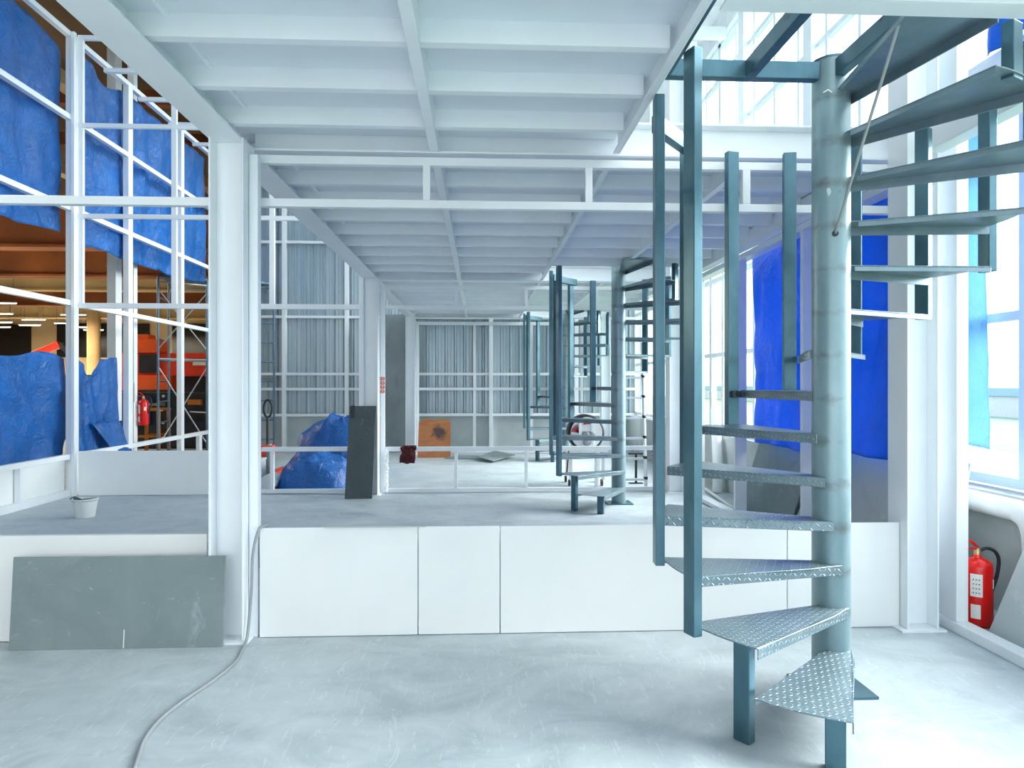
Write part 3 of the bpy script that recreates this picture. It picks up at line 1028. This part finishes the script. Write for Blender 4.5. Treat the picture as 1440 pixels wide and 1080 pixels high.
# dark red cloth bag over the low rail
def bagfn(u, v):
    y = F2 - .012 - .035 * math.sin(math.pi * min(1, v * 1.1)) * (1 - abs(2 * u - 1) ** 3) - .004
    wv = .105 - .022 * math.exp(-((v - .62) / .12) ** 2) + .01 * noise.noise((v * 5, 1, 2))
    x = -.99 + (u - .5) * 2 * wv - .02 * (1 - v) + .012
    return (x, y + .008 * noise.noise((u * 6, v * 6, 1)), .415 + .225 * v + .02 * noise.noise((u * 3, 0, v)))


bg = MB().grid(bagfn, 20, 20)
bg.grid(lambda u, v: (-1.075 + .19 * (1 - u) + .01, F2 - .016 + .085 * v, .640 + .012 * math.sin(math.pi * v)), 8, 8)
bg.grid(lambda u, v: (-1.07 + .18 * u, F2 + .066, .50 + .14 * v), 8, 8)
tag(bg.build('cloth_bag', M['maroon'], smooth=True, solid=.006), 'dark red cloth bag slung over the second low rail', 'bag')

# foam squeezed beside the second jamb
fm = MB()
for k in range(26):
    z = .03 + k * .022
    rr = .022 + .012 * random.random()
    fm.lathe([(0, -rr), (rr * .7, -rr * .7), (rr, 0), (rr * .7, rr * .7), (0, rr)], (-1.285 + .012 * random.random(), F2 + .0 - .012 * random.random(), z), 8)
tag(fm.build('foam_bead', M['foam'], smooth=True), 'lumpy white foam bead along the second partition jamb', 'foam')

# white paper roll and pallet jack behind the low rail
o = MB().lathe([(.035, 0), (.11, 0), (.11, .35), (.035, .35)], (-2.985, 9.75, .43), 28, 'y').build('paper_roll', M['roll'], smooth=True)
tag(o, 'white roll lying behind the low rail beside the front tarpaulin heap', 'roll')
o.location.z = 0.0
rb = thing('storage_box', (-3.1, 9.95, 0), 'pale box under the orange jack behind the low rail', 'box')
MB().box(-3.46, -3.13, 9.75, 10.15, 0, .40).build('body', M['paleboard'], rb, bevel=.005)
MB().box(-3.47, -3.12, 9.74, 10.16, .40, .43).build('lid', M['paleboard'], rb, bevel=.004)

pj_ = thing('pallet_jack', (-3.24, 11.0, 0), 'orange pallet jack with a black loop handle beside the blue heap', 'pallet jack')
MB().box(-3.60, -3.44, 10.5, 11.6, .05, .12).build('fork', M['orangered'], pj_, bevel=.01)
MB().box(-3.32, -3.16, 10.5, 11.6, .05, .12).build('fork', M['orangered'], pj_, bevel=.01)
MB().box(-3.50, -3.10, 10.35, 10.52, .42, .58).box(-3.60, -3.12, 10.42, 10.52, .05, .44).build('head', M['orangered'], pj_, bevel=.01)
MB().lathe([(.06, .06), (.06, .50), (.035, .52), (.035, .60)], (-3.16, 10.40, 0), 16).build('pump', M['bracetube'], pj_, smooth=True)
for xx in (-3.26, -3.09):
    MB().lathe([(.085, 0), (.09, .01), (.09, .05), (.085, .06)], (xx, 10.40, .09), 20, 'x').build('wheel', M['black'], pj_, smooth=True)
hd = MB().tube([(-3.18, 10.40, .58), (-3.19, 10.42, 1.00)], .022, 10)
loop = [(-3.19 + .06 * math.sin(2 * math.pi * k / 20), 10.43, 1.13 - .13 * math.cos(2 * math.pi * k / 20)) for k in range(21)]
hd.tube(loop, .017, 8)
hd.build('handle', M['black'], pj_, smooth=True)

# telescopic ladder and T stand behind the second partition
lad = thing('telescopic_ladder', (2.2, 9.62, 0), 'aluminium telescopic ladder with black joints behind the second staircase', 'ladder')
for xx in (2.0, 2.36):
    MB().tube([(xx, 9.62, 0), (xx, 9.86, 2.1)], .024, 12).build('rail', M['ladder'], lad, smooth=True)
for k in range(7):
    z = .14 + .29 * k
    y = 9.62 + .24 * z / 2.1
    MB().box(2.0, 2.36, y - .02, y + .02, z - .016, z + .016).build('rung', M['ladder'], lad, bevel=.004)
    for xx in (2.0, 2.36):
        MB().lathe([(.031, -.02), (.031, .02)], (xx, y, z + .02), 12).build('joint', M['black'], lad, smooth=True)
ts = thing('support_stand', (2.35, 10.2, 0), 'slim black T shaped stand on the floor beyond the ladder', 'stand')
MB().box(2.335, 2.365, 10.185, 10.215, 0, .44).build('leg', M['black'], ts)
MB().box(2.23, 2.47, 10.18, 10.22, .44, .46).build('crossbar', M['black'], ts)
MB().box(2.25, 2.45, 10.15, 10.25, 0, .012).build('foot', M['black'], ts)

# white machine with round drum on a caster frame, behind the second staircase
mc = thing('workshop_machine', (1.56, 10.15, 0), 'white and red machine with round black drum on a wheeled frame', 'machine')
cx, cy, cz = 1.575, 10.15, .775
MB().lathe([(0, -.10), (.24, -.10), (.27, -.08), (.27, .16), (.24, .18), (0, .18)], (cx, cy, cz), 40, 'y').build('drum', M['black'], mc, smooth=True)
MB().lathe([(.17, -.115), (.235, -.115), (.235, -.09), (.17, -.09)], (cx, cy, cz), 40, 'y').build('face_ring', M['machinewhite'], mc, smooth=True)
MB().box(cx - .10, cx + .11, cy - .135, cy - .10, cz + .02, cz + .20).box(cx + .06, cx + .11, cy - .145, cy - .10, cz - .16, cz + .21).box(cx - .12, cx - .09, cy - .145, cy - .10, cz - .05, cz + .22).build('guard', M['machinewhite'], mc, bevel=.006)
gr = MB()
for k in range(6):
    a = R(150 + k * 9 - 10)
    p0 = (cx - .03 + .10 * math.cos(a) - .06, cy - .125, cz - .02 + .06 * math.sin(a))
    gr.bar((cx - .12, cy - .125, cz + .01), (cx - .12 + .11 * math.cos(R(100 + k * 14)), cy - .125, cz + .01 + .11 * math.sin(R(100 + k * 14))), .008, .014)
gr.build('red_vent', M['machinered'], mc)
lg = MB().prism([(cx - .06, cy - .138, cz + .125), (cx + .07, cy - .138, cz + .135), (cx + .085, cy - .138, cz + .185), (cx - .02, cy - .138, cz + .190)], (0, -.004, 0)).build('badge', M['machinered'], mc)
MB().box(cx - .02, cx + .06, cy - .1435, cy - .1425, cz + .150, cz + .156).box(cx - .01, cx + .065, cy - .1435, cy - .1425, cz + .166, cz + .171).build('badge_strokes', M['label'], lg)
for dx, dz in ((-.01, -.03), (.0, -.14), (.07, -.04)):
    MB().lathe([(0, -.16), (.03, -.16), (.055, -.15), (.055, -.10)], (cx + dx, cy, cz + dz), 20, 'y').build('pulley', M['bracetube'], mc, smooth=True)
MB().box(1.28, 1.86, 9.95, 10.45, .50, .53).build('table', M['machinewhite'], mc, bevel=.005)
for xx in (1.33, 1.81):
    for yy in (9.98, 10.40):
        MB().box(xx - .022, xx + .022, yy - .022, yy + .022, .09, .50).build('leg', M['machinewhite'], mc)
        w_ = MB().lathe([(.03, -.015), (.05, -.015), (.05, .015), (.03, .015)], (xx - .02, yy, .05), 16, 'x').build('caster', M['black'] if xx < 1.5 else M['casterbrown'], mc, smooth=True)
MB().box(1.33, 1.81, 9.98, 10.0, .13, .16).build('cross_rail', M['machinewhite'], mc)
MB().tube([(1.30, 9.96, .53), (1.27, 9.95, .20)], .012, 8).build('brown_prop', M['casterbrown'], mc)

# ------------------------------------------------------------------ factory hall beyond the left frame
hc = struct(MB().box(-42, -5.75, -6, 52, 7.9, 8.1).build('ceiling_hall', M['hallroof']))
for (y, z0, z1, mt) in ((19.5, 5.35, 6.6, 'rustgirder'), (26.0, 5.55, 6.7, 'rustgirder'), (31, 5.7, 6.75, 'beige'), (37.5, 5.75, 6.6, 'rustgirder'), (43, 5.6, 6.9, 'beige')):
    MB().box(-42, -5.8, y, y + .35, z0, z1).build('girder', M[mt], hc)
    MB().box(-42, -5.8, y - .12, y + .45, z0 - .08, z0).build('girder_flange', M[mt], hc)
for (y, z) in ((14.5, 7.3), (17.0, 7.3), (22.5, 7.2), (28.5, 7.2), (34, 7.2)):
    MB().box(-42, -5.8, y, y + .2, z, z + .3).build('purlin', M['rustgirder'], hc)
for xx in (-7.4, -10.5, -14, -18, -23, -28, -34):
    MB().box(xx - .12, xx + .12, -6, 51.9, 6.75, 7.0).build('rafter', M['beige'], hc)
wf = struct(MB().box(-42, -5.6, 50, 50.3, 0, 8).build('wall_far', M['hallwall']))
for k, (x0, x1, z0, z1) in enumerate(((-35.5, -31.8, 3.4, 5.7), (-30, -23.6, 3.4, 5.8), (-22, -18.5, 3.3, 5.8), (-17.6, -14.4, 3.2, 5.6), (-13.5, -11, 3.4, 5.6))):
    struct(MB().box(x0, x1, 49.9, 50.02, z0, z1).build('window_%d' % (k + 7), M['oliveblack']))
struct(MB().box(-42.2, -42, -6, 52, 0, 8).build('wall_left', M['hallwall']))
struct(MB().box(-42, -5.75, -6.2, -6, 0, 8).build('wall_front', M['hallwall']))
struct(MB().box(-5.9, -5.7, YB + .26, 50, 0, 8).build('wall_side', M['hallwall']))
# hall columns
o = MB().box(-6.33, -6.18, 11.9, 12.1, 0, 7.88).build('hall_column', M['white'], bevel=.006)
tag(o, 'broad grey white post in the hall behind the scooped tarpaulin', 'column', kind='thing')
hp = thing('hall_column', (-5.84, 11.78, 0), 'white wrapped post in the hall carrying the red extinguisher', 'column')
MB().box(-5.90, -5.79, 11.72, 11.84, 0, 7.88).build('shaft', M['white'], hp, bevel=.006)
MB().box(-5.92, -5.77, 11.70, 11.72, 1.20, 1.52).build('notice', M['label'], hp)
o = MB().tube([(-21.4, 38.9, 0), (-21.4, 38.9, 7.0)], .33, 16).build('hall_column', M['beige'], smooth=True)
tag(o, 'round ochre column far off in the factory hall', 'column')
# lamps
lamps = []
for (px, Y) in ((44, 31), (3, 33), (42, 35.7), (7, 38.4), (43, 40.5), (42, 44), (85, 38.8), (80, 42.4), (136, 36), (126, 41), (157, 43.8), (162, 46), (-260, 17), (-90, 22.5), (-420, 15)):  # last three stand out of view, added to brighten the near girders
    X, z = round((px - 675) / 960 * Y * 1.03, 2), 5.0
    lt = thing('fluorescent_lamp', (X, Y, z), 'fluorescent tube lamp hung under the brown hall ceiling', 'lamp', 'tube lamps of the factory hall')
    MB().box(X - .65, X + .65, Y - .05, Y + .05, z + .05, z + .10).build('housing', M['machinewhite'], lt)
    MB().tube([(X - .62, Y, z + .03), (X + .62, Y, z + .03)], .016, 10).build('tube', M['tube'], lt, smooth=True)
    rod_ = MB().tube([(X - .5, Y, z + .10), (X - .5, Y, 7.9)], .008, 6).tube([(X + .5, Y, z + .10), (X + .5, Y, 7.9)], .008, 6).build('hanger', M['darksteel'], lt)
    lamps.append((X, Y, z))
for k, (X, Y, z) in enumerate(lamps):
    ld = bpy.data.lights.new('lamp_light', 'AREA')
    ld.shape = 'RECTANGLE'; ld.size = 1.3; ld.size_y = .12
    ld.energy = 65 if Y > 25 else 260
    ld.color = (1, .86, .64)
    lo = bpy.data.objects.new('lamp_light', ld)
    lo.location = (X, Y, z - .02)
    C.objects.link(lo)

# scaffolds


def scaffold(p0, along, across, levels, L, label):
    """end frames at p0 and p0+along ; frame width vector across"""
    p0, along, across = Vector(p0), Vector(along), Vector(across)
    t = thing('scaffold_tower', p0, label, 'scaffold', 'tube scaffold towers')
    top = levels[-1]
    for e in (Vector((0, 0, 0)), along):
        m = MB()
        for c_ in (Vector((0, 0, 0)), across):
            m.tube([p0 + e + c_, p0 + e + c_ + Vector((0, 0, top))], .024, 10)
        z = .3
        while z < top:
            m.tube([p0 + e + Vector((0, 0, z)), p0 + e + across + Vector((0, 0, z))], .018, 8)
            z += .42
        m.build('end_frame', M['scaffold'], t, smooth=True)
    prev = .15
    for z in levels:
        for c_ in (Vector((0, 0, 0)), across):
            MB().tube([p0 + c_ + Vector((0, 0, z - .1)), p0 + along + c_ + Vector((0, 0, z - .1))], .02, 8).build('ledger', M['bracetube'], t, smooth=True)
        m = MB().tube([p0 + Vector((0, 0, prev + .1)), p0 + along + Vector((0, 0, z - .25))], .013, 8)
        m.tube([p0 + Vector((0, 0, z - .25)), p0 + along + Vector((0, 0, prev + .1))], .013, 8)
        m.build('cross_brace', M['bracetube'], t, smooth=True)
        prev = z
    a, b = p0 + Vector((0, 0, top)), p0 + along + Vector((0, 0, top))
    MB().slab(a, b, b + across, a + across, .05).build('platform', M['scaffold'], t)
    return t


scaffold((-6.42, 13.95, 0), (.72, .60, 0), (-.17, .85, 0), (2.1, 3.65), 1.5, 'blue grey tube scaffold tower in the hall before the red crane')
scaffold((-4.72, 14.9, 0), (-.62, .30, 0), (.22, .25, 0), (1.7, 3.7), 1.5, 'blue grey tube scaffold tower beside the corrugated back wall')

# red crane girder and dark machines seen under the tarpaulins
cr = thing('crane_girder', (-8.5, 18, 0), 'orange red crane girder with trolley standing in the factory hall', 'crane')
MB().box(-9.2, -5.95, 18.0, 18.5, 1.70, 2.30).build('girder', M['orangered'], cr, bevel=.02)
MB().box(-9.3, -7.9, 17.85, 18.6, 1.35, 1.72).build('under_box', M['orange'], cr, bevel=.02)
MB().box(-8.9, -8.2, 17.9, 18.4, 2.30, 2.66).box(-9.0, -8.5, 17.95, 18.35, 2.6, 2.78).build('trolley', M['orange'], cr, bevel=.03)
MB().box(-8.75, -8.25, 17.96, 18.0, 1.78, 2.26).build('motor_cover', M['machinedark'], cr)
MB().box(-7.4, -6.6, 17.97, 18.0, 1.98, 2.08).build('stencil', M['label'], cr)
for xx in (-9.1, -6.1):
    MB().box(xx - .12, xx + .12, 18.1, 18.4, 0, 1.72).build('support', M['machinedark'], cr)
pm = thing('press_machine', (-7.6, 16.6, 0), 'large dark machine with pale gauges under the red crane', 'machine')
MB().box(-8.4, -6.0, 16.2, 17.4, 0, 1.30).build('body', M['machinedark'], pm, bevel=.03)
MB().box(-8.3, -7.6, 16.12, 16.2, .55, 1.22).build('blue_panel', M['navy'], pm)
MB().box(-7.9, -7.3, 15.95, 16.25, 1.00, 1.06).build('steel_ledge', M['bracetube'], pm)
for k, (xx, z) in enumerate(((-7.33, 1.22), (-7.33, 1.02), (-7.36, .90), (-7.34, .60), (-7.2, .42), (-7.35, .28))):
    MB().lathe([(0, 0), (.03, 0), (.03, .03)], (xx, 16.17, z), 14, 'y').build('gauge', M['lens'], pm)
MB().box(-6.75, -6.45, 16.1, 16.2, 1.02, 1.14).build('amber_plate', M['amber'], pm)
MB().tube([(-6.7, 16.12, .86), (-6.3, 16.12, .84)], .015, 8).build('bar_handle', M['lens'], pm)
MB().tube([(-6.6, 16.12, .62), (-6.3, 16.12, .61)], .015, 8).build('bar_handle', M['navy'], pm)
mb = thing('equipment_rack', (-9.0, 19.5, 0), 'tall black equipment rack behind the red crane', 'rack')
MB().box(-11.5, -6.2, 19.0, 19.3, 0, 1.75).build('body', M['machinedark'], mb)
MB().box(-11.4, -6.3, 18.95, 19.0, 1.2, 1.24).build('shelf', M['darksteel'], mb)
MB().box(-11.4, -6.3, 18.95, 19.0, .6, .64).build('shelf', M['darksteel'], mb)
tr_ = thing('orange_trolley', (-6.9, 14.6, 0), 'amber tube trolley frame beside the hanging red extinguisher', 'trolley')
for (xx, yy) in ((-7.08, 14.4), (-6.62, 14.4), (-7.1, 14.9), (-6.64, 14.9)):
    MB().box(xx - .028, xx + .028, yy - .028, yy + .028, 0, .98).build('upright', M['amber'], tr_)
for z in (.42, .97):
    MB().box(-7.1, -6.6, 14.38, 14.42, z - .025, z + .025).build('rail', M['amber'], tr_)
    MB().box(-7.1, -6.6, 14.88, 14.92, z - .025, z + .025).build('rail', M['amber'], tr_)
MB().box(-7.09, -6.62, 14.4, 14.9, .40, .415).build('shelf', M['machinedark'], tr_)
# things far off in the hall
rbm = thing('robot_arm', (-19.0, 30, 0), 'orange robot arm far off in the factory hall', 'robot')
MB().lathe([(.35, 0), (.35, .8), (.25, 1.0), (0, 1.0)], (-19.0, 30, .6), 16).build('pedestal', M['orange'], rbm, smooth=True)
MB().box(-19.4, -18.6, 29.6, 30.4, 0, .6).build('plinth', M['machinedark'], rbm)
MB().bar((-19.0, 30, 1.5), (-19.2, 30, 2.6), .35, .35).build('lower_arm', M['orange'], rbm, bevel=.05)
MB().bar((-19.25, 30, 2.6), (-17.9, 30, 3.2), .3, .3).build('upper_arm', M['orangered'], rbm, bevel=.05)
MB().bar((-17.9, 30, 3.2), (-17.6, 30, 2.9), .2, .2).build('wrist', M['machinedark'], rbm, bevel=.03)
for k, (X, Y, w, h, lab) in enumerate(((-24.5, 34, 4.5, 1.85, 'long dark machine far off, beyond the first blue tarpaulin'), (-16.5, 33, 3.0, 2.5, 'ochre machine housing far off, beyond the scooped tarpaulin'))):
    mm = thing('machine_housing', (X, Y, 0), lab, 'machine')
    mt = M['machinedark'] if k == 0 else M['beige']
    MB().box(X - w / 2, X + w / 2, Y, Y + 1.4, 0, h).build('body', mt, mm, bevel=.05)
    MB().box(X - w * .35, X + w * .1, Y - .03, Y, h * .45, h * .8).build('panel', M['machinedark'] if k else M['bracetube'], mm)
    MB().box(X - w * .2, X + w * .2, Y + .3, Y + .9, h, h + .4).build('top_unit', mt, mm, bevel=.04)

# ------------------------------------------------------------------ outside the windows
ex = thing('factory_building', (30, 25, -.15), 'pale building with a blue band beyond the grass outside the windows', 'building')
MB().box(26, 34, -10, 80, -.15, 1.3).build('wall', simple('outside_render', (.42, .46, .48), .8), ex)
MB().box(25.9, 26, -10, 80, .9, 1.3).build('band', simple('outside_blue_band', (.20, .33, .40), .7), ex)

# ------------------------------------------------------------------ light, sky, camera
w = bpy.data.worlds.new('overcast_sky')
bpy.context.scene.world = w
w.use_nodes = True
bgn = w.node_tree.nodes['Background']
bgn.inputs[0].default_value = (.88, .945, 1.0, 1)
bgn.inputs[1].default_value = .74

sd = bpy.data.lights.new('hazy_sun', 'SUN')
sd.energy = 3.8
sd.angle = R(55)
sd.color = (1, .98, .95)
so = bpy.data.objects.new('hazy_sun', sd)
so.rotation_euler = (R(60), 0, R(96))
C.objects.link(so)

cam = bpy.data.cameras.new('camera')
cam.sensor_width = 36
cam.lens = 24.0
cam.clip_end = 300
co_ = bpy.data.objects.new('camera', cam)
co_.location = (0, 0, EYE)
co_.rotation_euler = (R(90), 0, -math.atan(45 / 960))
C.objects.link(co_)
sc = bpy.context.scene
sc.camera = co_
sc.view_settings.view_transform = 'Standard'
sc.view_settings.look = 'None'
sc.view_settings.gamma = 1
sc.view_settings.exposure = 2.25
sc.cycles.max_bounces = 14
sc.cycles.diffuse_bounces = 9
sc.cycles.transparent_max_bounces = 16
sc.cycles.use_denoising = True
sc.cycles.caustics_reflective = False
sc.cycles.caustics_refractive = False
